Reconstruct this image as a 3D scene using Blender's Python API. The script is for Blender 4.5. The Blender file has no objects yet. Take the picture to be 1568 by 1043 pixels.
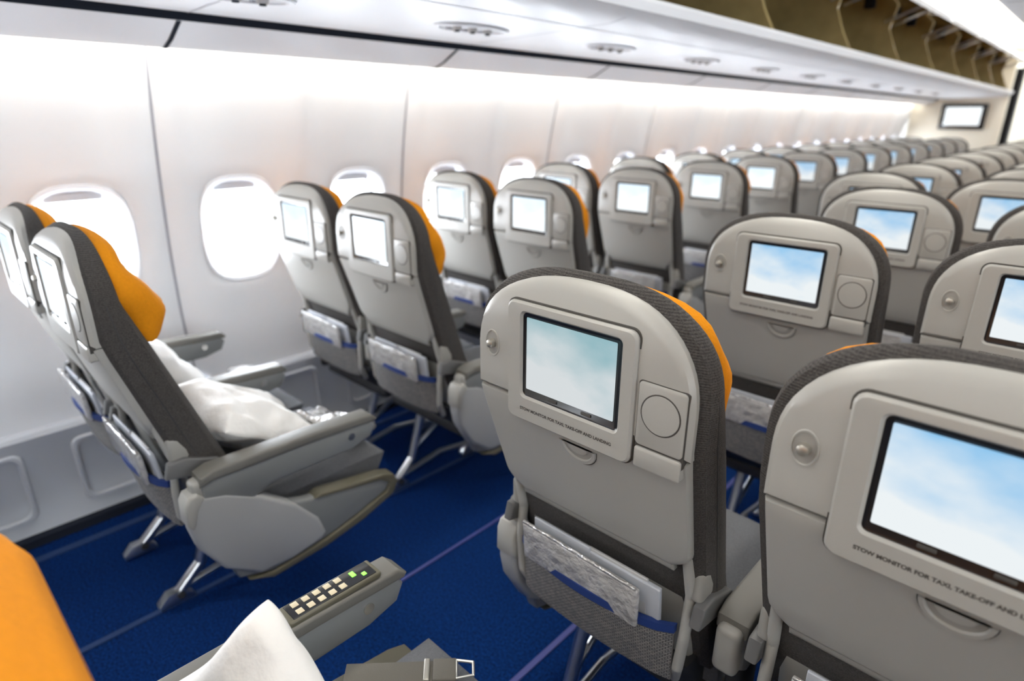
import bpy, bmesh, math, random
from mathutils import Vector, Matrix, noise
random.seed(4)
SC=bpy.context.scene
COL=SC.collection
H=1.35
XC=-0.016

# ------------------------------------------------------------------ materials
def mat(name, col, rough=0.5, metal=0.0, spec=0.5, bump=None, var=0.0, coat=0.0, sheen=0.0, emit=None, es=0.0):
    m=bpy.data.materials.new(name); m.use_nodes=True
    nt=m.node_tree; b=nt.nodes['Principled BSDF']
    b.inputs['Base Color'].default_value=(*col,1)
    b.inputs['Roughness'].default_value=rough
    b.inputs['Metallic'].default_value=metal
    b.inputs['Specular IOR Level'].default_value=spec
    b.inputs['Coat Weight'].default_value=coat
    b.inputs['Sheen Weight'].default_value=sheen
    if emit: 
        b.inputs['Emission Color'].default_value=(*emit,1); b.inputs['Emission Strength'].default_value=es
    tc=nt.nodes.new('ShaderNodeTexCoord')
    if bump:
        sc,st,dist=bump
        n=nt.nodes.new('ShaderNodeTexNoise'); n.inputs['Scale'].default_value=sc; n.inputs['Detail'].default_value=4
        nt.links.new(tc.outputs['Object'],n.inputs['Vector'])
        bp=nt.nodes.new('ShaderNodeBump'); bp.inputs['Strength'].default_value=st; bp.inputs['Distance'].default_value=dist
        nt.links.new(n.outputs['Fac'],bp.inputs['Height']); nt.links.new(bp.outputs['Normal'],b.inputs['Normal'])
    if var>0:
        n2=nt.nodes.new('ShaderNodeTexNoise'); n2.inputs['Scale'].default_value=bump[0]*0.6 if bump else 12; n2.inputs['Detail'].default_value=5
        nt.links.new(tc.outputs['Object'],n2.inputs['Vector'])
        mx=nt.nodes.new('ShaderNodeMix'); mx.data_type='RGBA'
        mx.inputs['A'].default_value=(*[c*(1-var) for c in col],1); mx.inputs['B'].default_value=(*[min(1,c*(1+var)) for c in col],1)
        nt.links.new(n2.outputs['Fac'],mx.inputs['Factor']); nt.links.new(mx.outputs['Result'],b.inputs['Base Color'])
    return m
M={}
M['shell']=mat('seat_shell_plastic',(0.385,0.378,0.35),0.36,bump=(700,0.06,0.0006),var=0.02)
M['shell2']=mat('seat_shell_plastic_dark',(0.30,0.293,0.27),0.45,var=0.02)
M['orange']=mat('headrest_orange_cloth',(0.72,0.26,0.006),0.85,spec=0.2,bump=(260,0.4,0.002),var=0.12,sheen=0.0)
M['cush']=mat('seat_cushion_fabric',(0.15,0.155,0.165),0.95,spec=.2,bump=(420,0.8,0.003),var=0.3,sheen=0.05)
M['black']=mat('black_gloss_bezel',(0.012,0.012,0.014),0.2)
M['dark']=mat('dark_structure',(0.03,0.03,0.032),0.6)
M['pivot']=mat('recline_pivot_cover',(0.12,0.12,0.12),0.45)
M['alu']=mat('aluminium_leg',(0.62,0.63,0.65),0.28,metal=1.0)
M['chrome']=mat('chrome_button',(0.75,0.74,0.70),0.25,metal=1.0)
M['knob']=mat('hook_knob_satin',(0.45,0.43,0.38),0.35,metal=0.7)
M['armpad']=mat('armrest_pad_grey',(0.14,0.135,0.12),0.5,bump=(500,0.1,0.001))
M['armside']=mat('armrest_side_plastic',(0.20,0.207,0.21),0.42)
M['panel']=mat('seat_end_panel_plastic',(0.36,0.365,0.37),0.4)
M['rim']=mat('seat_end_rim_plastic',(0.12,0.11,0.075),0.4)
M['white']=mat('pocket_frame_plastic',(0.42,0.42,0.42),0.35)
M['navy']=mat('pocket_navy_trim',(0.008,0.03,0.15),0.7)
M['pouch']=mat('clear_plastic_pouch',(0.42,0.41,0.40),0.12,coat=0.8,bump=(35,0.8,0.02),var=0.35)
M['paper']=mat('magazine_paper',(0.42,0.44,0.48),0.5,var=0.2)
M['line']=mat('panel_gap_shadow_line',(0.06,0.056,0.05),0.7)
M['pillow']=mat('pillow_white_cloth',(0.84,0.83,0.81),0.9,bump=(60,0.35,0.006),sheen=0.1)
M['wrap']=mat('blanket_plastic_wrap',(0.50,0.49,0.48),0.1,metal=0.5,coat=1.0,bump=(30,1.0,0.03),var=0.4)
M['wall']=mat('sidewall_panel_plastic',(0.84,0.855,0.885),0.5,bump=(400,0.04,0.0006))
M['frame']=mat('window_frame_plastic',(0.66,0.68,0.73),0.4)
M['dado']=mat('dado_panel_plastic',(0.62,0.64,0.68),0.5)
M['ceil']=mat('ceiling_panel_white',(0.80,0.83,0.88),0.4)
M['bin']=mat('overhead_bin_olive',(0.38,0.30,0.14),0.16,coat=0.6,var=0.3)
M['gap']=mat('panel_joint_dark',(0.02,0.024,0.035),0.8,spec=0.1)
M['seam']=mat('sidewall_joint_strip',(0.36,0.37,0.42),0.6)
M['part']=mat('partition_laminate',(0.72,0.67,0.56),0.5,var=0.03)
M['text']=mat('placard_print',(0.06,0.055,0.05),0.6)
M['btn']=mat('lit_button_amber',(0.55,0.48,0.34),0.4,emit=(1,0.80,0.5),es=0.12)
M['btng']=mat('lit_button_green',(0.2,0.8,0.1),0.4,emit=(0.35,1,0.1),es=1.0)
M['belt']=mat('seat_belt_webbing',(0.14,0.13,0.11),0.8,bump=(600,0.5,0.001))
M['cream']=mat('aisle_ceiling_cream_glow',(0.88,0.83,0.70),0.5,emit=(1,.93,.78),es=0.6)  # warm emission puts the light wash on the aisle ceiling into the panel

# ribbed upholstery
m=mat('seat_fabric_charcoal',(0.06,0.055,0.05),0.95,spec=0.2,sheen=0.05); nt=m.node_tree; B=nt.nodes['Principled BSDF']
tc=nt.nodes.new('ShaderNodeTexCoord'); wv=nt.nodes.new('ShaderNodeTexWave'); wv.bands_direction='Z'; wv.inputs['Scale'].default_value=90; wv.inputs['Distortion'].default_value=1.6; wv.inputs['Detail'].default_value=3; wv.inputs['Detail Scale'].default_value=6
nz=nt.nodes.new('ShaderNodeTexNoise'); nz.inputs['Scale'].default_value=380; nz.inputs['Detail'].default_value=4
nt.links.new(tc.outputs['Object'],wv.inputs['Vector']); nt.links.new(tc.outputs['Object'],nz.inputs['Vector'])
mu=nt.nodes.new('ShaderNodeMath'); mu.operation='MULTIPLY_ADD'; mu.inputs[1].default_value=0.25; nt.links.new(wv.outputs['Fac'],mu.inputs[0]); nt.links.new(nz.outputs['Fac'],mu.inputs[2])
cr=nt.nodes.new('ShaderNodeValToRGB'); cr.color_ramp.elements[0].position=0.35; cr.color_ramp.elements[1].position=0.90
cr.color_ramp.elements[0].color=(0.030,0.028,0.027,1); cr.color_ramp.elements[1].color=(0.092,0.085,0.080,1)
nt.links.new(mu.outputs[0],cr.inputs['Fac']); nt.links.new(cr.outputs['Color'],B.inputs['Base Color'])
bp=nt.nodes.new('ShaderNodeBump'); bp.inputs['Strength'].default_value=.6; bp.inputs['Distance'].default_value=.002
nt.links.new(mu.outputs[0],bp.inputs['Height']); nt.links.new(bp.outputs['Normal'],B.inputs['Normal']); M['fabric']=m

# carpet
m=mat('carpet_blue',(0.004,0.045,0.26),0.95,spec=0.12,bump=(420,0.8,0.004)); nt=m.node_tree
tc=nt.nodes.new('ShaderNodeTexCoord'); n1=nt.nodes.new('ShaderNodeTexNoise'); n1.inputs['Scale'].default_value=150; n1.inputs['Detail'].default_value=6
nt.links.new(tc.outputs['Object'],n1.inputs['Vector'])
cr=nt.nodes.new('ShaderNodeValToRGB'); cr.color_ramp.elements[0].position=0.34; cr.color_ramp.elements[1].position=0.70
cr.color_ramp.elements[0].color=(0.0005,0.009,0.055,1); cr.color_ramp.elements[1].color=(0.002,0.040,0.20,1)
nt.links.new(n1.outputs['Fac'],cr.inputs['Fac']); nt.links.new(cr.outputs['Color'],nt.nodes['Principled BSDF'].inputs['Base Color']); M['carpet']=m
M['track']=mat('seat_track_cover',(0.06,0.07,0.25),0.6)
M['track2']=mat('seat_track_cover_grey',(0.02,0.045,0.13),0.75,spec=.2)
# net pocket
m=mat('pocket_net',(0.2,0.2,0.2),0.8); nt=m.node_tree; tc=nt.nodes.new('ShaderNodeTexCoord')
ck=nt.nodes.new('ShaderNodeTexBrick'); ck.inputs['Scale'].default_value=60
ck.inputs['Color1'].default_value=(0.30,0.28,0.26,1); ck.inputs['Color2'].default_value=(0.18,0.18,0.18,1); ck.inputs['Mortar'].default_value=(0.02,0.02,0.025,1)
ck.inputs['Mortar Size'].default_value=0.035
sp=nt.nodes.new('ShaderNodeSeparateXYZ'); cb=nt.nodes.new('ShaderNodeCombineXYZ')
nt.links.new(tc.outputs['Object'],sp.inputs['Vector']); nt.links.new(sp.outputs['X'],cb.inputs['X']); nt.links.new(sp.outputs['Z'],cb.inputs['Y'])
nt.links.new(cb.outputs['Vector'],ck.inputs['Vector']); nt.links.new(ck.outputs['Color'],nt.nodes['Principled BSDF'].inputs['Base Color']); M['net']=m

def screen_mat(name,strength,skymix,seedoff):
    m=bpy.data.materials.new(name); m.use_nodes=True; nt=m.node_tree
    for n in list(nt.nodes): nt.nodes.remove(n)
    out=nt.nodes.new('ShaderNodeOutputMaterial'); em=nt.nodes.new('ShaderNodeEmission'); gl=nt.nodes.new('ShaderNodeBsdfGlossy'); gl.inputs['Roughness'].default_value=0.12
    gl.inputs['Color'].default_value=(0.04,0.04,0.04,1)
    ad=nt.nodes.new('ShaderNodeAddShader')
    tc=nt.nodes.new('ShaderNodeTexCoord'); mp=nt.nodes.new('ShaderNodeMapping'); mp.inputs['Location'].default_value=(seedoff,0,seedoff*2); mp.inputs['Scale'].default_value=(1,1,1.7)
    n=nt.nodes.new('ShaderNodeTexNoise'); n.inputs['Scale'].default_value=9; n.inputs['Detail'].default_value=6; n.inputs['Roughness'].default_value=0.45
    sp=nt.nodes.new('ShaderNodeSeparateXYZ'); nt.links.new(tc.outputs['Object'],sp.inputs['Vector'])
    mr=nt.nodes.new('ShaderNodeMapRange'); mr.inputs['From Min'].default_value=0.94; mr.inputs['From Max'].default_value=1.07; mr.inputs['To Min'].default_value=0.30; mr.inputs['To Max'].default_value=-0.25
    nt.links.new(sp.outputs['Z'],mr.inputs['Value'])
    nt.links.new(tc.outputs['Object'],mp.inputs['Vector']); nt.links.new(mp.outputs['Vector'],n.inputs['Vector'])
    a=nt.nodes.new('ShaderNodeMath'); a.operation='ADD'; nt.links.new(n.outputs['Fac'],a.inputs[0]); nt.links.new(mr.outputs['Result'],a.inputs[1])
    cr=nt.nodes.new('ShaderNodeValToRGB'); cr.color_ramp.elements[0].position=0.22; cr.color_ramp.elements[1].position=0.66
    cr.color_ramp.elements[0].color=(*skymix,1); cr.color_ramp.elements[1].color=(0.86,0.91,0.93,1)
    nt.links.new(a.outputs[0],cr.inputs['Fac']); nt.links.new(cr.outputs['Color'],em.inputs['Color']); em.inputs['Strength'].default_value=strength
    nt.links.new(em.outputs[0],ad.inputs[0]); nt.links.new(gl.outputs[0],ad.inputs[1]); nt.links.new(ad.outputs[0],out.inputs['Surface']); return m
M['scrA']=screen_mat('display_sky_image',0.78,(0.38,0.62,0.68),0.0)
M['scrB']=screen_mat('display_sky_image_blue',0.98,(0.22,0.54,0.86),1.7)
M['scrW']=screen_mat('display_sky_image_bright',1.3,(0.62,0.78,0.9),3.1)
def emis(name,c,s):
    m=bpy.data.materials.new(name); m.use_nodes=True; nt=m.node_tree; b=nt.nodes['Principled BSDF']
    b.inputs['Base Color'].default_value=(*c,1); b.inputs['Emission Color'].default_value=(*c,1); b.inputs['Emission Strength'].default_value=s; return m
M['cove']=emis('cove_light_tube',(1.0,0.94,0.82),14)
# window pane
m=bpy.data.materials.new('window_pane_acrylic'); m.use_nodes=True; nt=m.node_tree
for n in list(nt.nodes): nt.nodes.remove(n)
o=nt.nodes.new('ShaderNodeOutputMaterial'); t=nt.nodes.new('ShaderNodeBsdfTransparent'); g=nt.nodes.new('ShaderNodeBsdfGlossy'); g.inputs['Roughness'].default_value=0.05
mx=nt.nodes.new('ShaderNodeMixShader'); mx.inputs[0].default_value=0.05
nt.links.new(t.outputs[0],mx.inputs[1]); nt.links.new(g.outputs[0],mx.inputs[2]); nt.links.new(mx.outputs[0],o.inputs['Surface']); M['pane']=m

# ------------------------------------------------------------------ mesh builder
class MB:
    def __init__(s,name): s.bm=bmesh.new(); s.name=name; s.mats=[]
    def mi(s,k):
        if k not in s.mats: s.mats.append(k)
        return s.mats.index(k)
    def add(s,t,k,mtx=None,recalc=True):
        if mtx is not None: bmesh.ops.transform(t,matrix=mtx,verts=t.verts)
        if recalc: bmesh.ops.recalc_face_normals(t,faces=t.faces)
        i=s.mi(k)
        for f in t.faces: f.material_index=i; f.smooth=True
        me=bpy.data.meshes.new('tmp'); t.to_mesh(me); t.free(); s.bm.from_mesh(me); bpy.data.meshes.remove(me)
    def mesh(s,ang=38):
        a=math.radians(ang)
        for e in s.bm.edges:
            if len(e.link_faces)==2 and e.calc_face_angle(0)>a: e.smooth=False
        me=bpy.data.meshes.new(s.name); s.bm.to_mesh(me); s.bm.free()
        for k in s.mats: me.materials.append(M[k])
        return me
    def box(s,c,sz,k,bev=0.0,seg=3,rot=None):
        t=bmesh.new(); bmesh.ops.create_cube(t,size=1); bmesh.ops.scale(t,vec=sz,verts=t.verts)
        if bev>0: bmesh.ops.bevel(t,geom=list(t.edges),offset=bev,segments=seg,profile=0.5,affect='EDGES')
        mt=Matrix.Translation(c)
        if rot: mt=mt@rot
        s.add(t,k,mt)
    def cyl(s,a,b,r,k,seg=14,r2=None):
        a=Vector(a);b=Vector(b);d=b-a
        t=bmesh.new(); bmesh.ops.create_cone(t,cap_ends=True,segments=seg,radius1=r,radius2=r if r2 is None else r2,depth=d.length)
        s.add(t,k,Matrix.Translation((a+b)/2)@d.to_track_quat('Z','Y').to_matrix().to_4x4())
    def tube(s,pts,r,k,seg=10):
        for a,b in zip(pts[:-1],pts[1:]): s.cyl(a,b,r,k,seg)
        for p in pts: s.ball(p,(r*1.0,)*3,k,8)
    def ball(s,c,sz,k,n=14):
        t=bmesh.new(); bmesh.ops.create_uvsphere(t,u_segments=n*2 if n<12 else n+6,v_segments=n,radius=1)
        bmesh.ops.scale(t,vec=sz,verts=t.verts); s.add(t,k,Matrix.Translation(c))
    def prism(s,outline,k,axis='x',lo=0,hi=1,bev=0.0,seg=3):
        t=bmesh.new(); vs=[]
        for u,v in outline:
            co={'x':(lo,u,v),'y':(u,lo,v),'z':(u,v,lo)}[axis]; vs.append(t.verts.new(co))
        f=t.faces.new(vs); r=bmesh.ops.extrude_face_region(t,geom=[f])
        d=hi-lo; vec={'x':(d,0,0),'y':(0,d,0),'z':(0,0,d)}[axis]
        bmesh.ops.translate(t,vec=vec,verts=[g for g in r['geom'] if isinstance(g,bmesh.types.BMVert)])
        if bev>0:
            ed=[e for e in t.edges if len(e.link_faces)==2 and e.calc_face_angle(0)>math.radians(60) and (len(e.link_faces[0].verts)>4 or len(e.link_faces[1].verts)>4)]
            bmesh.ops.bevel(t,geom=ed,offset=bev,segments=seg,profile=0.5,affect='EDGES')
        s.add(t,k)
    def loops(s,loops,k,close=True,cap0=False,cap1=False):
        t=bmesh.new(); L=[[t.verts.new(p) for p in lp] for lp in loops]; n=len(L[0])
        for A,B in zip(L[:-1],L[1:]):
            for i in range(n if close else n-1):
                j=(i+1)%n
                try:t.faces.new((A[i],A[j],B[j],B[i]))
                except ValueError: pass
        if cap0: t.faces.new(L[0])
        if cap1: t.faces.new(L[-1])
        s.add(t,k)
    def slab(s,rows,k):
        t=bmesh.new(); L=[]
        for st in rows:
            L.append(([t.verts.new(p) for p in st],[t.verts.new((-p[0],p[1],p[2])) for p in st]))
        n=len(rows[0])
        for (R1,Q1),(R2,Q2) in zip(L[:-1],L[1:]):
            a=R1+Q1[::-1]; c=R2+Q2[::-1]
            for i in range(2*n):
                j=(i+1)%(2*n); t.faces.new((a[i],a[j],c[j],c[i]))
        for R,Q in (L[0],L[-1]):
            for i in range(n-1): t.faces.new((R[i],R[i+1],Q[i+1],Q[i]))
        s.add(t,k)
    def body(s,zs,hw,stations,yf,k):
        z0,z1=zs[0],zs[-1]; zc=(z0+z1)/2; hh=(z1-z0)/2; rows=[]
        for d,off in stations:
            st=[]
            for z in zs:
                zz=zc+(z-zc)*(1-d/hh); st.append((max(hw(z)-d,.004),yf(zz)+off,zz))
            rows.append(st)
        s.slab(rows,k)
def rrect(x0,x1,z0,z1,r,n=5):
    P=[]
    for cx,cz,a0 in ((x1-r,z0+r,-90),(x1-r,z1-r,0),(x0+r,z1-r,90),(x0+r,z0+r,180)):
        for i in range(n+1):
            a=math.radians(a0+90*i/n); P.append((cx+r*math.cos(a),cz+r*math.sin(a)))
    return P
def obj(name,me,parent=None,loc=(0,0,0),rot=(0,0,0),scale=(1,1,1)):
    o=bpy.data.objects.new(name,me); COL.objects.link(o); o.location=loc; o.rotation_euler=rot; o.scale=scale
    if parent: o.parent=parent
    return o
def empty(name,loc=(0,0,0),rot=(0,0,0)):
    o=bpy.data.objects.new(name,None); COL.objects.link(o); o.location=loc; o.rotation_euler=rot; o.empty_display_size=0.1; return o
def ss(a,b,x):
    t=min(1,max(0,(x-a)/(b-a))); return t*t*(3-2*t)
def frange(a,b,n): return [a+(b-a)*i/(n-1) for i in range(n)]

# ------------------------------------------------------------------ seat
ZT=1.128
def hw(z):
    if z>0.98:
        q=min(1,(z-0.98)/(ZT-.98)); return 0.203*max(0.0,1-q**2.5)**(1/2.5)
    if z>0.90: return 0.203
    return 0.203-0.012*(0.90-z)/0.30
def yb(z):
    y=0.0
    if z<0.92: y+=(0.92-z)*0.31
    if z>1.05: y+=(z-1.05)**2*3.0
    return y
def yfront(z):
    if z>1.0: return .068-(z-1.0)*.05
    return .068+(1.0-z)*.36
zt=[0.98+(ZT-.98)*math.sin(math.radians(a)) for a in range(6,91,6)]
b=MB('seat_body')
zs=frange(0.42,0.975,14)+zt
hwf=lambda z: hw(z)+0.011 if z>0.6 else 0.203
z0,z1=zs[0],zs[-1]; zc=(z0+z1)/2; hh=(z1-z0)/2; rows=[]
for d,fr in ((0.012,0.0),(0.0,0.10),(-0.004,0.35),(-0.004,0.6),(0.0,0.85),(0.012,0.97),(0.035,1.04)):
    st=[]
    for z in zs:
        zz=zc+(z-zc)*(1-d/hh)*1.012; y0=yb(zz)+0.016
        st.append((max(hwf(z)-d,.004),y0+(yfront(zz)-y0)*fr,zz))
    rows.append(st)
b.slab(rows,'fabric')
for sx in (-1,1):
    pts=[]
    for z in zs[2:]:
        y0=yb(z)+0.016; pts.append((sx*(hwf(z)+0.0025),y0+(yfront(z)-y0)*0.42,z*1.0+ (0.003 if z>1.1 else 0)))
    b.tube(pts[:-1],0.0022,'dark',6)
# head shell
b.body(frange(0.918,0.975,4)+zt,lambda z:hw(z)-0.002,((0.016,-0.001),(0.006,0.001),(0.0,0.008),(0.0,0.024)),yb,'shell')
# tray table / lower shell
hwT=lambda z: hw(z)-.004-.030*(max(0,.725-z)/.04)**2
b.body([.685,.688,.692,.698,.706,.716,.726]+frange(0.75,0.915,7),hwT,((0.008,0.0),(0.003,0.002),(0.0,0.008),(0.0,0.03)),yb,'shell')
b.body(frange(0.672,0.690,3),lambda z:0.160,((0.003,0.003),(0.0,0.006),(0.0,0.03)),yb,'shell2')
# monitor frame ring
def rr3(x0,x1,z0,z1,r,y): return [(x,y,z) for x,z in rrect(x0,x1,z0,z1,r)]
b.loops([rr3(-.126,.118,.882,1.088,.016,.012),rr3(-.126,.118,.882,1.088,.016,-.0006),rr3(-.121,.113,.887,1.083,.014,-.0006)],'line')
b.loops([rr3(-.1235,.1155,.8845,1.0855,.014,.012),rr3(-.1235,.1155,.8845,1.0855,.014,-.004),rr3(-.1205,.1125,.8875,1.0825,.013,-.0075),
  rr3(-.103,.099,.922,1.077,.012,-.0085),rr3(-.0945,.0945,.926,1.0725,.010,-.0085),rr3(-.0905,.0905,.930,1.0685,.008,-.003)],'shell')
b.loops([rr3(-.0912,.0912,.9293,1.0692,.008,-.0042),rr3(-.0895,.0895,.931,1.0675,.007,-.0030)],'black',cap1=True)
for x in (-.03,.035): b.box((x,-.0040,.9365),(.018,.002,.005),'line',0.001)
# right cup-holder door
b.loops([rr3(.1195,.1945,.905,1.02,.006,.010),rr3(.1195,.1945,.905,1.02,.006,-.0012)],'line',cap1=True)
b.loops([rr3(.121,.193,.9235,1.0185,.006,.01),rr3(.121,.193,.9235,1.0185,.006,-.003),rr3(.123,.191,.9255,1.0165,.005,-.0042)],'shell',cap1=True)
b.loops([rr3(.121,.193,.888,.920,.004,.02),rr3(.121,.193,.888,.920,.004,-.004),rr3(.124,.190,.891,.917,.004,-.006)],'shell',cap1=True)
def ringdisc(cx,cz,y,r,k1,k2,dy=.0015):
    n=36; C=lambda rr,yy:[(cx+rr*math.cos(2*math.pi*i/n),yy,cz+rr*math.sin(2*math.pi*i/n)) for i in range(n)]
    b.loops([C(r+.0014,y+.001),C(r+.0014,y-dy*.2),C(r-.0006,y-.0004)],k1)
    b.loops([C(r-.0006,y),C(r-.001,y-dy),C(r-.006,y-dy*1.3)],k2,cap1=True)
ringdisc(.157,.977,-.0042,.029,'line','shell')
# coat hook button on left
n=28
def ell(cx,cz,a,c,y): return [(cx+a*math.cos(2*math.pi*i/n),y,cz+c*math.sin(2*math.pi*i/n)) for i in range(n)]
b.loops([ell(-.162,1.0,.0165,.024,.000),ell(-.162,1.0,.0155,.0225,-.0024),ell(-.162,1.0,.0142,.021,-.0024),ell(-.162,1.0,.0132,.0195,.0)],'shell',cap1=False)
b.loops([ell(-.162,1.0,.0132,.0195,-.0011)],'shell2',cap0=True)
b.cyl((-.162,.0,1.0),(-.162,-.010,1.0),.0075,'knob',20,.0068); b.cyl((-.162,-.010,1.0),(-.162,-.0118,1.0),.0068,'knob',20,.004)
# half moon latch on tray
def hm(a,c,off,z0=.866):
    P=[]
    for i in range(19):
        an=math.pi+math.pi*i/18; x=.008+a*math.cos(an); z=z0+c*math.sin(an); P.append((x,yb(z)+off,z))
    return P
b.loops([hm(.037,.037,-.0006),hm(.034,.034,-.0007)],'line')
b.loops([hm(.036,.036,.0005),hm(.035,.034,-.004),hm(.030,.028,-.004),hm(.028,.026,.0)],'shell',close=True,cap1=False)
b.loops([hm(.028,.026,-.0006)],'shell2',cap0=True)
b.loops([hm(.020,.015,-.0006,.864),hm(.019,.014,-.003,.864)],'shell',cap1=True)
# pocket area
yk=lambda z: yb(z)+0.022-(0.10*(0.66-z) if z<0.66 else 0)
b.body(frange(.43,.72,8),lambda z:.176,((.012,0),(.003,.004),(0,.012),(0,.04)),yk,'shell')
for sx in (-1,1):
    b.tube([(sx*.180,yb(.71)+.018,.71),(sx*.184,yb(.62)+.012,.62),(sx*.184,yb(.62)+.004,.54),(sx*.178,yb(.62)+.006,.47),(sx*.165,yb(.62)+.03,.42)],.0095,'shell',12)
    b.box((sx*.196,yb(.66)+.035,.650),(.022,.045,.06),'shell2',.009)
    b.prism([(.075,.59),(.085,.625),(.12,.628),(.19,.60),(.235,.55),(.245,.50),(.215,.49),(.19,.53),(.14,.575)],'pivot','x',sx*.205-.008,sx*.205+.013*1,.005)
def sheet(x0,x1,z0,z1,yfn,k,nx=14,nz=8,th=.006):
    F=[[(x0+(x1-x0)*i/nx, yfn(i/nx,j/nz), z0+(z1-z0)*j/nz) for i in range(nx+1)] for j in range(nz+1)]
    t=bmesh.new(); V=[[t.verts.new(p) for p in row] for row in F]; W=[[t.verts.new((p[0],p[1]+th,p[2])) for p in row] for row in F]
    for j in range(nz):
        for i in range(nx):
            t.faces.new((V[j][i],V[j][i+1],V[j+1][i+1],V[j+1][i])); t.faces.new((W[j][i],W[j+1][i],W[j+1][i+1],W[j][i+1]))
    for j in range(nz):
        t.faces.new((V[j][0],V[j+1][0],W[j+1][0],W[j][0])); t.faces.new((V[j][nx],W[j][nx],W[j+1][nx],V[j+1][nx]))
    for i in range(nx):
        t.faces.new((V[0][i],W[0][i],W[0][i+1],V[0][i+1])); t.faces.new((V[nz][i],V[nz][i+1],W[nz][i+1],W[nz][i]))
    b.add(t,k)
yp=lambda u,v: yb(.62)+.004-.035*math.sin(math.pi*u)**.6*(.45+.55*v)-.008*v
sheet(-.168,.168,.435,.548,yp,'net')
sheet(-.170,.170,.546,.562,lambda u,v: yp(u,1)-.002,'navy',th=.010)
b.box((.02,yb(.62)-.010,.57),(.25,.010,.12),'paper',.003,rot=Matrix.Rotation(.12,4,'X'))
b.box((-.012,yb(.62)-.034,.585),(.255,.012,.085),'pouch',.005,rot=Matrix.Rotation(.10,4,'X')@Matrix.Rotation(.03,4,'Y'))
b.box((-.012,yb(.62)-.041,.628),(.250,.006,.006),'wrap',.002,rot=Matrix.Rotation(.03,4,'Y'))
b.box((-.06,yb(.62)-.018,.592),(.13,.006,.09),'paper',.002,rot=Matrix.Rotation(.05,4,'X'))
b.box((.06,yb(.62)-.014,.590),(.12,.006,.09),'white',.002,rot=Matrix.Rotation(.05,4,'X'))
# lower back pan
b.body(frange(.36,.45,4),lambda z:.185,((.015,0),(.004,.008),(0,.02),(0,.10)),lambda z:.12+(.45-z)*.5,'dark')
# headrest cover
zh=frange(.915,1.02,9)+[1.02+.096*math.sin(math.radians(a)) for a in range(10,91,10)]
def hwh(z):
    if z>1.02:
        q=(z-1.02)/.096; return .190*max(0,1-q**2.6)**(1/2.4)
    return .190-.020*((1.02-z)/.105)**2
def bulge(z): return .42+.58*math.exp(-((z-.975)/.055)**2) if z>.975 else .55+.45*math.exp(-((z-.975)/.04)**2)
rows=[]
for d,off in ((.01,-.03),(-.003,-.016),(-.012,.004),(-.014,.022),(-.010,.044),(.002,.066),(.022,.080),(.055,.088),(.085,.090)):
    st=[]
    for z in zh:
        zz=1.015+(z-1.015)*(1-d/.115); x=max(hwh(z)-d,.004)+.003*math.sin(z*70)
        st.append((x,yfront(zz)+(off if off<0 else off*bulge(zz))+.003*math.sin(zz*75),zz))
    rows.append(st)
b.slab(rows,'orange')
def cushion(k,x,y0,y1,z0,z1):
    t=bmesh.new(); nx,ny=10,12
    def top(u,v):
        e=(1-abs(2*u-1)**4)*(1-max(0,(v-.75)/.25)**2.5)
        return z0+(z1-z0)*(.55+.45*max(0,e))-.012*math.exp(-((v-.5)/.3)**2)*(1-abs(2*u-1))
    T=[[t.verts.new((-x+2*x*i/nx,y0+(y1-y0)*j/ny,top(i/nx,j/ny))) for i in range(nx+1)] for j in range(ny+1)]
    B=[[t.verts.new((-x+2*x*i/nx,y0+(y1-y0)*j/ny-(.03 if j==ny else 0),z0)) for i in range(nx+1)] for j in range(ny+1)]
    for j in range(ny):
        for i in range(nx):
            t.faces.new((T[j][i],T[j][i+1],T[j+1][i+1],T[j+1][i])); t.faces.new((B[j][i],B[j+1][i],B[j+1][i+1],B[j][i+1]))
        t.faces.new((T[j][0],T[j+1][0],B[j+1][0],B[j][0])); t.faces.new((T[j][nx],B[j][nx],B[j+1][nx],T[j+1][nx]))
    for i in range(nx):
        t.faces.new((T[0][i],B[0][i],B[0][i+1],T[0][i+1])); t.faces.new((T[ny][i],T[ny][i+1],B[ny][i+1],B[ny][i]))
    b.add(t,k)
cushion('cush',.212,.20,.645,.365,.475)
b.box((0,.38,.345),(.40,.42,.04),'dark',.01)
b.cyl((-.25,.27,.315),(.25,.27,.315),.022,'alu',12); b.cyl((-.25,.50,.315),(.25,.50,.315),.022,'alu',12)
SEAT=b.mesh()
SEATR=SEAT.copy(); SEATR.name='seat_body_reclined'; SHEAR=.065
for v in SEATR.vertices:
    if v.co.z>.476: v.co.y-=(v.co.z-.476)*SHEAR
# display
b=MB('display'); b.loops([rr3(-.0835,.0835,.9425,1.0625,.002,-.0048)],'scrA',cap0=True)
bmf=b.bm; bmesh.ops.recalc_face_normals(bmf,faces=bmf.faces); DISP=b.mesh()
def armrest(name,thick=.024):
    global b
    b=MB(name)
    prof_low=[(.12,.515),(.12,.585),(.15,.600),(.56,.590),(.575,.565),(.56,.535),(.50,.520),(.28,.520),(.20,.490),(.15,.49)]
    b.prism(prof_low,'armside','x',-thick,thick,.008)
    prof_top=[(.118,.580),(.122,.604),(.15,.614),(.40,.610),(.565,.602),(.582,.585),(.575,.578),(.40,.586),(.15,.588)]
    b.prism(prof_top,'armpad','x',-thick-.003,thick+.003,.006)
    for sx in (-1,1):
        b.cyl((sx*(thick-.002),.50,.560),(sx*(thick+.003),.50,.560),.010,'chrome',18)
    b.box((0,.125,.55),(thick*2-.006,.045,.09),'shell2',.012)
    b.box((0,.20,.42),(.03,.08,.16),'dark',.01)
    return b.mesh()
ARM=armrest('armrest')
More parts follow.
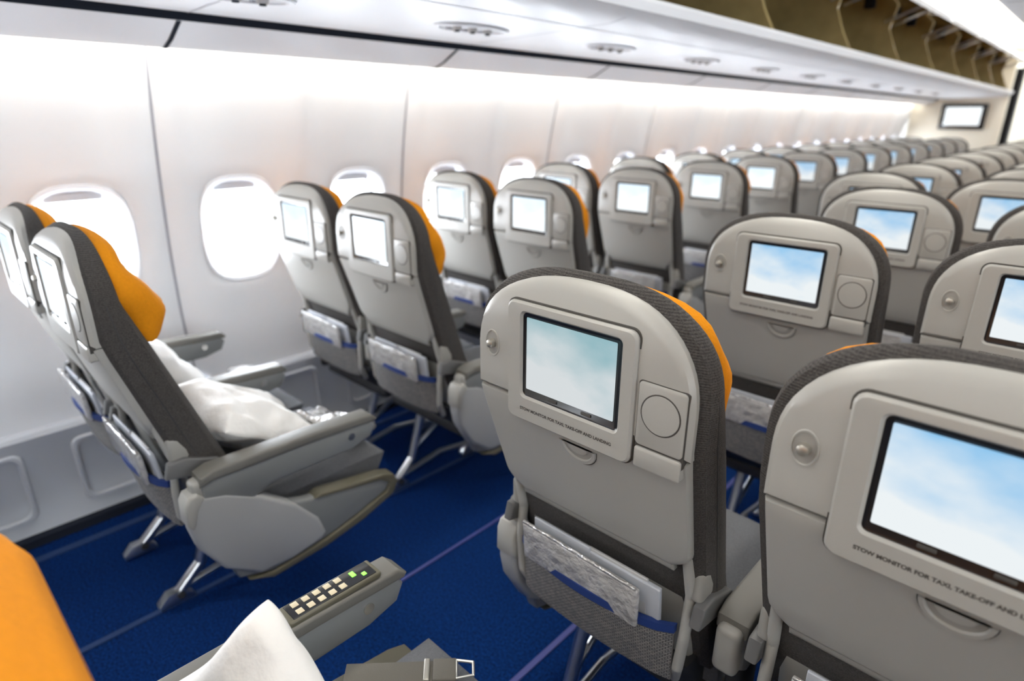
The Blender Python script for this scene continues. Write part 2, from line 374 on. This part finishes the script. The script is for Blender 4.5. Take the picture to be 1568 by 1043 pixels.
def endpanel():
    global b
    b=MB('aisle_end_panel')
    side=[(.11,.46),(.13,.50),(.22,.475),(.36,.43),(.50,.402),(.59,.39),(.615,.37),(.60,.345),(.50,.312),(.40,.29),(.25,.275),(.17,.30)]
    b.prism(side,'armside','x',-.018,.018,.008)
    rim=[(.19,.285),(.25,.258),(.40,.268),(.52,.291),(.62,.326),(.640,.358),(.625,.388),(.59,.402),(.40,.432),(.38,.424),(.58,.388),(.610,.366),(.60,.342),(.50,.312),(.40,.290),(.25,.276)]
    b.prism(rim,'rim','x',-.021,.022,.004)
    light=[(.085,.53),(.092,.555),(.11,.562),(.17,.545),(.25,.50),(.33,.435),(.385,.365),(.40,.315),(.385,.298),(.30,.285),(.22,.290),(.14,.35),(.095,.43),(.085,.48)]
    b.prism(light,'panel','x',-.022,.026,.010)
    cap=[(.080,.50),(.082,.55),(.092,.568),(.11,.572),(.125,.555),(.108,.53),(.10,.50),(.09,.485)]
    b.prism(cap,'shell','x',-.024,.028,.007)
    return b.mesh()
ENDP=endpanel()
def leg():
    global b
    b=MB('seat_leg')
    b.tube([(0,.13,.035),(0,.20,.10),(0,.27,.315)],.016,'alu',12)
    b.tube([(0,.16,.045),(0,.34,.07),(0,.50,.045)],.010,'alu',10)
    b.tube([(0,.50,.03),(0,.50,.315)],.014,'alu',12)
    b.tube([(0,.22,.14),(0,.50,.30)],.009,'alu',10)
    for y in (.115,.50):
        b.prism([(y-.045,.004),(y-.045,.018),(y-.02,.045),(y+.02,.045),(y+.05,.018),(y+.05,.004)],'alu','x',-.016,.016,.004,2)
    b.cyl((-.02,.13,.03),(.02,.13,.03),.012,'dark',12)
    return b.mesh()
LEG=leg()
tx=bpy.data.curves.new('placard','FONT'); tx.body='STOW MONITOR FOR TAXI, TAKE-OFF AND LANDING'; tx.size=.0072; tx.align_x='CENTER'; tx.materials.append(M['text']); tx.offset=0.0003
def seat(x,y,arms=(),disp='scrA',legx=None,recl=False,endside=0,placard=False,nm='passenger_seat',eo=.262,armoff=(0,0)):
    e=empty(nm,(x,y,0))
    obj('seat_body',SEATR if recl else SEAT,e); d=obj('display',DISP,e,(0,-SHEAR*.525 if recl else 0,0))
    d.material_slots[0].link='OBJECT'; d.material_slots[0].material=M[disp]
    for i,a in enumerate(arms): obj('armrest_%d'%(i+1),ARM,e,(a,armoff[0] if i==0 else 0,armoff[1] if i==0 else 0))
    if endside: obj('aisle_end_panel',ENDP,e,(endside*eo,0,0),(0,0,0),(endside,1,1))
    if legx is not None: obj('seat_leg',LEG,e,(legx,0,0))
    if placard: obj('placard_text',tx,e,(-.004,-.0082,.905),(math.radians(92),0,0))
    return e
# left pairs
yL=[-.74,.25]+[1.057+.7255*i for i in range(13)]
for i,y in enumerate(yL):
    xa,xw=(-1.575,-2.04) if i<=1 else (-1.593,-2.045)
    d='scrW' if i<7 else 'scrB'
    seat(xa,y,(-.232,.262),d,-.13,False,1)
    seat(xw,y,(-.232,),d,.02)
# center triples
yC=[-.10,.673,1.50,2.37]
SEAT0=None
for i,y in enumerate(yC):
    ds='scrA' if i==1 else 'scrB'
    ao=.245 if i==0 else .212
    e=seat(-.516,y,(-ao,.25),ds,-.12,i==0,-1,placard=(i>0),eo=ao,armoff=(.03,.01) if i==0 else (0,0))
    if i==0: SEAT0=e
    seat(-.016,y,(.25,),'scrB',None,i==0,0,placard=(i>0))
    seat(.484,y,(.262,),'scrB',.12,i==0,1,placard=(i>0))
for k in range(10):
    y=2.98+.77*k+.08
    seat(-.74,y,(-.25,.24),'scrB',-.1,False,-1,eo=.25); seat(-.26,y,(.24,),'scrB'); seat(.22,y,(.24,),'scrB'); seat(.70,y,(.25,),'scrB',.1,False,1,eo=.25)
# right pairs
for i,y in enumerate(yL):
    if y>9.5: continue
    seat(1.561,y,(.232,-.262),'scrB',.13,False,-1); seat(2.01,y,(.232,),'scrB',-.02)

# ------------------------------------------------------------------ soft things
def softbag(name,w,h,t,k,seed,loc,rot,wr=.012,pw=.55,pinch=.05):
    bb=MB(name); bm=bmesh.new(); n=26
    def P(u,v,s):
        cu=1-pinch*(1-abs(v)**2); cv=1-pinch*(1-abs(u)**2)
        rc=1-.07*max(0,(abs(u)**4*abs(v)**4))
        x=u*w/2*cu*rc; y=v*h/2*cv*rc
        th=t/2*max(0,(1-u**4)*(1-v**4))**pw
        q=Vector((x*7+seed*3.1,y*7,s*2.0+seed)); nn=noise.noise(q)*wr*2.0+noise.noise(q*3.2)*wr*.9+ (1-abs(noise.noise(q*1.7+Vector((9,2,seed)))))**6*wr*.8
        f=min(1,th/(t*.15))
        return (x+noise.noise(q*1.1+Vector((5,5,5)))*wr*1.2,y+noise.noise(q*1.3)*wr*1.2,s*(th)+nn*f)
    T={};B={}
    for i in range(n+1):
        for j in range(n+1):
            u=-1+2*i/n; v=-1+2*j/n
            u=math.sin(u*math.pi/2)*.35+u*.65; v=math.sin(v*math.pi/2)*.35+v*.65
            T[i,j]=bm.verts.new(P(u,v,1))
            B[i,j]=T[i,j] if (i in(0,n) or j in(0,n)) else bm.verts.new(P(u,v,-1))
    for i in range(n):
        for j in range(n):
            bm.faces.new((T[i,j],T[i+1,j],T[i+1,j+1],T[i,j+1]))
            try: bm.faces.new((B[i,j],B[i,j+1],B[i+1,j+1],B[i+1,j]))
            except ValueError: pass
    bb.add(bm,k); me=bb.mesh(75)
    o=obj(name,me,None,loc,[math.radians(a) for a in rot]); md=o.modifiers.new('s','SUBSURF'); md.levels=1; md.render_levels=2; return o
softbag('white_pillow',.36,.36,.12,'pillow',1,(-1.565,.60,.565),(-32,3,4),.012)
softbag('white_pillow',.36,.34,.11,'pillow',2,(-2.04,.525,.61),(-50,-3,2),.010)
softbag('white_pillow',.29,.29,.11,'pillow',5,(-.600,.180,.610),(66,40,6),.008,pinch=.10)
softbag('wrapped_blanket',.24,.11,.05,'wrap',3,(-1.50,.82,.492),(3,2,18),.014)
softbag('wrapped_blanket',.22,.10,.05,'wrap',7,(-2.02,.79,.492),(3,0,-12),.014)
# handset remote
b=MB('handset')
b.box((0,0,0),(.044,.165,.012),'rim',.004); b.box((0,0,.0055),(.037,.150,.004),'black',.0015)
for i,y in enumerate((-.060,-.041,-.022,-.003,.016)):
    for x in (-.009,.009): b.box((x,y,.0078),(.011,.011,.0015),'btn',.0005)
b.box((-.004,.042,.0078),(.013,.008,.0015),'btng',.0005); b.box((.008,.057,.0078),(.008,.007,.0015),'btng',.0005)
obj('armrest_remote_control',b.mesh(),SEAT0,(-.245,.480,.622),(math.radians(-1),0,0))
# seat belt on near cushion
b=MB('belt')
b.box((0,-.03,0),(.042,.15,.004),'belt',.001); b.box((0,.03,.004),(.044,.010,.007),'knob',.002); b.box((0,.06,.003),(.044,.04,.008),'belt',.003)
b.tube([(-.018,.08,.004),(-.013,.108,.004),(.013,.108,.004),(.018,.08,.004),(-.018,.08,.004)],.0025,'chrome',8)
obj('seat_belt',b.mesh(),None,(-.655,.445,.477),(math.radians(-2),0,math.radians(-42)))

# ------------------------------------------------------------------ room shell
Y0,Y1=-3.0,13.2
def wx(z):
    P=[(0,2.30),(.20,2.36),(.34,2.415),(.6,2.462),(.8,2.462),(.95,2.45),(1.1,2.43),(1.25,2.405),(1.4,2.37),(1.5,2.345),(1.6,2.32),(1.70,2.28)]
    for (a,xa),(c,xc) in zip(P[:-1],P[1:]):
        if a<=z<=c: return xa+(xc-xa)*(z-a)/(c-a)
    return P[-1][1] if z>1.7 else P[0][1]
def wxs(z): return (wx(max(0,z-.08))+wx(max(0,z-.04))+wx(z)*2+wx(min(1.7,z+.04))+wx(min(1.7,z+.08)))/6
SE=.77; WP=.533
def fold(y,z):
    s=(y-SE)%(2*WP); d=min(s,2*WP-s)
    r=.034*max(0,1-d/.075)**2
    m=abs(s-WP); r-=.022*math.exp(-(m/.055)**2)*ss(.9,1.2,z)
    q=math.exp(-((d-.14)/.06)**2)*.014*ss(1.1,1.4,z)
    return r+q
def sidewall(side):
    nm='wall_left' if side<0 else 'wall_right'
    tr=lambda x,y,z: (-(x) if side<0 else 2*XC+x, y, z)
    bb=MB(nm); t=bmesh.new()
    za,zb=.62,1.24; hz=(zb-za)/2; zc=.935; hy=WP/2
    angs=set()
    for i in range(56): angs.add(round(2*math.pi*i/56,6))
    for sy in (-1,1):
        for zz in (za,zb): angs.add(round(math.atan2(zz-zc,sy*hy)%(2*math.pi),6))
    angs=sorted(angs)
    def rectpt(a):
        c,s=math.cos(a),math.sin(a); k=1e9
        if abs(c)>1e-6: k=min(k,hy/abs(c))
        if s>1e-6: k=min(k,(zb-zc)/s)
        if s<-1e-6: k=min(k,(za-zc)/s)
        return c*k,s*k
    def holept(a,sc=1.0):
        A,Bz,n=.140*sc,.188*sc,3.0; c,s=math.cos(a),math.sin(a)
        r=(abs(c/A)**n+abs(s/Bz)**n)**(-1/n); return c*r,s*r
    tops=sorted(set(round(rectpt(a)[0],5) for a in angs if abs(rectpt(a)[1]-(zb-zc))<1e-5))
    bots=sorted(set(round(rectpt(a)[0],5) for a in angs if abs(rectpt(a)[1]-(za-zc))<1e-5))
    k0=int((Y0-1.036)/WP)-1; k1=int((Y1-1.036)/WP)+1
    for k in range(k0,k1+1):
        yc=1.036+WP*k; rings=[]
        for T,rec in ((0,.052),(0,.026),(.06,.016),(.14,.006),(.25,.0),(.5,0),(.75,0),(1,0)):
            ring=[]
            for a in angs:
                hx,hzz=holept(a,.955 if rec==.052 else 1.0); rx,rz=rectpt(a); y=yc+hx+(rx-hx)*T; z=zc+hzz+(rz-hzz)*T
                ring.append(t.verts.new(tr(wxs(z)+rec+fold(y,z),y,z)))
            rings.append(ring)
        n=len(angs)
        for A,B2 in zip(rings[:-1],rings[1:]):
            for i in range(n):
                j=(i+1)%n; t.faces.new((A[i],A[j],B2[j],B2[i]))
        for ys,zl in ((tops,frange(zb,1.70,12)),(bots,[.36,.42,.5,.56,za])):
            G=[[t.verts.new(tr(wxs(z)+fold(yc+y,z),yc+y,z)) for y in ys] for z in zl]
            for a,c in zip(G[:-1],G[1:]):
                for i in range(len(ys)-1): t.faces.new((a[i],a[i+1],c[i+1],c[i]))
    bmesh.ops.remove_doubles(t,verts=t.verts,dist=1e-4)
    bb.add(t,'wall')
    k=int((Y0-SE)/(2*WP)); 
    while SE+2*WP*k<Y1:
        y=SE+2*WP*k; L=[]
        for z in frange(.36,1.7,26): 
            x=wxs(z)+.030; L.append([tr(x,y-.005,z),tr(x-.002,y,z),tr(x,y+.005,z)])
        bb.loops(L,'seam',close=False); k+=1
    prof=[(wxs(.36)+.01,.365),(wxs(.36)-.030,.362),(wxs(.34)-.036,.35),(2.385,.20),(2.345,.06),(2.335,.03)]
    yy=frange(Y0,Y1,3)
    bb.loops([[tr(x,y,z) for y in yy] for x,z in prof],'dado',close=False)
    bb.loops([[tr(x,y,z) for y in yy] for x,z in [(2.335,.03),(2.30,.03),(2.30,0)]],'gap',close=False)
    k=-3
    while SE+WP*1.0*k<Y1:
        yc=SE+.27+WP*k
        def fr(d,off):
            P=[]
            for y,z in rrect(yc-.20+d,yc+.20-d,.075+d,.315-d,.03):
                x=2.345+(z-.06)/(.35-.06)*(wxs(.34)-.036-2.345); P.append(tr(x-off+.0,y,z))
            return P
        bb.loops([fr(0,0.0),fr(.004,.010),fr(.014,.010),fr(.018,.001)],'dado'); k+=1
    bb_me=bb.mesh(30); o=obj(nm,bb_me)
    w=1
    for k in range(-6,23):
        yc=1.036+WP*k; 
        b2=MB('window'); N=40
        A=[2*math.pi*i/N for i in range(N)]
        def ring(sc,x): return [tr(x+wxs(zc+holept(a,sc)[1]),yc+holept(a,sc)[0],zc+holept(a,sc)[1]) for a in A]
        b2.loops([ring(1.12,.007),ring(1.09,-.003),ring(1.02,.004),ring(.99,.018)],'wall')
        b2.loops([ring(.99,.018),ring(.96,.045),ring(.945,.075),ring(.89,.078)],'frame')
        b2.loops([ring(.96,.070)],'pane',cap0=True)
        z1=zc+.165
        b2.box(tr(wxs(z1)+.045,yc,z1),(.012,.17,.030),'dado',.005)
        obj('window_%d'%w if side<0 else 'window_%d'%(w+40),b2.mesh()); w+=1
    vb=MB('overhead_bin'); yy=frange(Y0,11.0,3)
    sw=lambda pr,k: vb.loops([[tr(x,y,z) for y in yy] for x,z in pr],k,close=False)
    val=[(2.215,1.575),(2.215,1.557),(2.205,1.549),(2.19,1.548),(2.13,1.568),(2.07,1.598),(2.045,1.610)]
    sw([(2.16,1.67),(2.21,1.64),(2.215,1.575)],'ceil')
    sw(val,'ceil')
    sw([(2.045,1.610),(2.045,1.650),(1.995,1.650),(1.995,1.628)],'gap')
    sw([(1.995,1.628),(1.98,1.625),(1.90,1.627),(1.50,1.637),(1.30,1.643),(1.24,1.655),(1.205,1.674),(1.195,1.70),(1.20,1.712),(1.215,1.715),(1.225,1.70)],'ceil')
    sw([(1.42,1.6385),(1.413,1.6382)],'seam')
    sw([(1.225,1.70),(1.9,1.69),(2.08,1.73),(2.13,1.82),(2.10,1.98),(1.98,2.09),(1.6,2.13),(1.34,2.14)],'bin')
    sw([(2.16,1.67),(2.30,1.71),(2.35,1.9),(2.1,2.2),(.9,2.22)],'ceil')
    k=-4
    while SE+2*WP*k<11:
        y=SE+2*WP*k
        vb.loops([[tr(x,y-.007,z-.0015),tr(x,y+.007,z-.0015)] for x,z in val],'gap',close=False)
        vb.prism([(-x,z) if side<0 else (2*XC+x,z) for x,z in [(1.20,1.71),(1.9,1.69),(2.08,1.73),(2.13,1.82),(2.10,1.98),(1.98,2.09),(1.6,2.13),(1.34,2.14),(1.27,2.06),(1.30,1.92),(1.25,1.80)]],'bin','y',y-.012,y+.012,.003,1)
        L=[];L2=[]
        for q in range(9):
            a=q/8; x=1.36-.40*a; z=2.13-.03*a-.17*a*a
            L.append([tr(x,y+.03,z),tr(x,y+2*WP-.03,z)]); L2.append([tr(x-.012,y+.03,z+.022),tr(x-.012,y+2*WP-.03,z+.022)])
        if y+1.066<11.1:
            vb.loops(L,'bin',close=False); vb.loops(L2,'ceil',close=False)
            vb.loops([L[-1],L2[-1]],'ceil',close=False); 
            vb.loops([[p[0] for p in L],[p[0] for p in L2]],'ceil',close=False); vb.loops([[p[1] for p in L],[p[1] for p in L2]],'ceil',close=False)
            vb.box(tr(1.21,y+WP,1.705),(.02,.10,.018),'gap',.004)
            for dy in (.10,.95): vb.tube([tr(1.30,y+dy,1.95),tr(1.05,y+dy,2.04)],.008,'alu',8)
            for dy in (.30,.76): vb.box(tr(1.36,y+dy,2.05),(.06,.05,.08),'gap',.006)
            vb.loops([[tr(x,y+d,z) for d in (0,.005)] for x,z in [(1.996,1.6255),(1.98,1.6235),(1.90,1.6255),(1.50,1.6355),(1.30,1.6415),(1.24,1.6535)]],'seam',close=False)
        k+=1
    BIN=obj('overhead_bin_row',vb.mesh(30))
    cb=MB('cove'); cb.loops([[tr(x,y,z) for y in (Y0+.1,10.95)] for x,z in [(2.214,1.638),(2.219,1.61),(2.219,1.580)]],'cove',close=False)
    obj('cove_light',cb.mesh(),BIN)
    for i in range(12):
        y=-.03+.8*i; pb=MB('psu')
        X=1.67
        zf=1.632
        def el(a,c,z): return [tr(X+a*math.cos(2*math.pi*q/32),y+c*math.sin(2*math.pi*q/32),z) for q in range(32)]
        pb.loops([el(.075,.16,zf),el(.072,.156,zf-.006),el(.060,.142,zf-.006),el(.056,.138,zf+.0)],'ceil')
        pb.loops([el(.056,.138,zf-.001)],'dado',cap0=True)
        for q in range(3):
            yq=y-.07+.07*q
            pb.cyl(tr(X,yq,zf),tr(X,yq,zf-.012),.018,'white',16,.014); pb.cyl(tr(X,yq,zf-.012),tr(X,yq,zf-.016),.009,'gap',12)
            pb.box(tr(X+.035,yq,zf-.003),(.012,.03,.006),'seam',.002)
        obj('passenger_service_unit',pb.mesh(),BIN)
sidewall(-1); sidewall(1)
# floor
fb=MB('floor'); fb.loops([[(-2.36,Y0,0),(2.33,Y0,0)],[(-2.36,Y1,0),(2.33,Y1,0)]],'carpet',close=False); obj('floor',fb.mesh())
tb=MB('trim')
for x,w,k in ((-.797,.010,'track'),(-1.297,.006,'track'),(-1.70,.012,'track2'),(-2.22,.02,'track2'),(-1.24+2.45,.006,'track'),(.76,.010,'track'),(1.66,.012,'track2')):
    tb.box((x,(Y0+Y1)/2,.002),(w*1.6,Y1-Y0-.02,.004),k)
obj('trim_1',tb.mesh())
# ceiling + centre bins
cb=MB('ceiling')
yy=(Y0,Y1)
def sweep(pr,k,mb): mb.loops([[(x,y,z) for y in yy] for x,z in pr],k,close=False)
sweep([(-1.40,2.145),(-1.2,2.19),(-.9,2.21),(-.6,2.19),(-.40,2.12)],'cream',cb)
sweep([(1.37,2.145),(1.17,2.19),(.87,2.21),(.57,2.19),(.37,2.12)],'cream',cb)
sweep([(-.40,2.22),(.37,2.22)],'ceil',cb); obj('ceiling',cb.mesh())
cb=MB('centre_bin'); yy=(Y0,11.0)
sweep([(-.39,2.13),(-.47,2.0),(-.475,1.86),(-.45,1.76),(-.40,1.735),(-.2,1.728),(.17,1.728),(.37,1.735),(.42,1.76),(.445,1.86),(.44,2.0),(.36,2.13)],'ceil',cb)
for i in range(14):
    y=SE-3.2+1.066*i
    cb.loops([[(x,y,z),(x,y+.006,z)] for x,z in [(-.395,2.128),(-.473,2.0),(-.478,1.86),(-.453,1.758),(-.402,1.732),(-.2,1.726),(.17,1.726)]],'gap',close=False)
obj('center_overhead_bin',cb.mesh(30))
# partitions at the front of the cabin
pb=MB('wall_front')
pb.box((-1.80,11.05,1.1),(1.12,.06,2.2),'part',.015); pb.box((-.016,11.05,1.1),(1.65,.06,2.2),'part',.015); pb.box((1.77,11.05,1.1),(1.12,.06,2.2),'part',.015)
pb.box((0,13.2,1.1),(4.9,.05,2.3),'part'); WF=obj('wall_front',pb.mesh())
pb=MB('wall_back'); pb.box((0,Y0,1.1),(4.9,.05,2.3),'part'); obj('wall_back',pb.mesh())
mb=MB('monitor'); mb.box((0,0,0),(.54,.05,.34),'black',.012); mb.box((0,-.026,.005),(.42,.004,.24),'scrW',.001); obj('wall_monitor',mb.mesh(),WF,(-1.70,10.99,1.39))
kb=MB('curtain'); L=[]
for z in (.05,1.0,2.0): L.append([(-1.24+.10*i/10*1.0,11.1+.025*math.sin(i*2.1),z) for i in range(11)])
kb.loops(L,'dark',close=False); obj('aisle_curtain',kb.mesh(80),WF)

# ------------------------------------------------------------------ lights
def area(name,loc,rot,sx,sy,p,c):
    l=bpy.data.lights.new(name,'AREA'); l.shape='RECTANGLE'; l.size=sx; l.size_y=sy; l.energy=p; l.color=c
    o=bpy.data.objects.new(name,l); COL.objects.link(o); o.location=loc; o.rotation_euler=rot; return o
area('aisle_ceiling_light',(-.9,4.6,2.17),(0,0,0),.35,12.4,80,(1,.97,.92))
area('aisle_ceiling_light',(.87,4.6,2.17),(0,0,0),.35,12.4,80,(1,.97,.92))
area('daylight_outside_windows',(-2.85,5.0,1.02),(0,math.radians(-90),0),.8,17,1600,(.87,.93,1))
area('daylight_outside_windows',(2.80,5.0,1.02),(0,math.radians(90),0),.8,17,1450,(.88,.94,1))
w=bpy.data.worlds.new('sky'); SC.world=w; w.use_nodes=True; nt=w.node_tree; bg=nt.nodes['Background']
bg.inputs['Color'].default_value=(0.90,0.95,1.0,1); bg.inputs['Strength'].default_value=6.0
SC.view_settings.view_transform='Standard'

# ------------------------------------------------------------------ camera
cam=bpy.data.cameras.new('camera'); co=bpy.data.objects.new('camera',cam); COL.objects.link(co)
cam.sensor_width=36; cam.lens=938.29/1568*36; cam.clip_start=.02
R=Matrix.Rotation(math.radians(43.3528),4,'Z')@Matrix.Rotation(math.radians(90-19.962),4,'X')@Matrix.Rotation(math.radians(.2218),4,'Z')
co.matrix_world=Matrix.Translation((0,0,H))@R
cam.dof.use_dof=True; cam.dof.focus_distance=.90; cam.dof.aperture_fstop=2.4
SC.camera=co
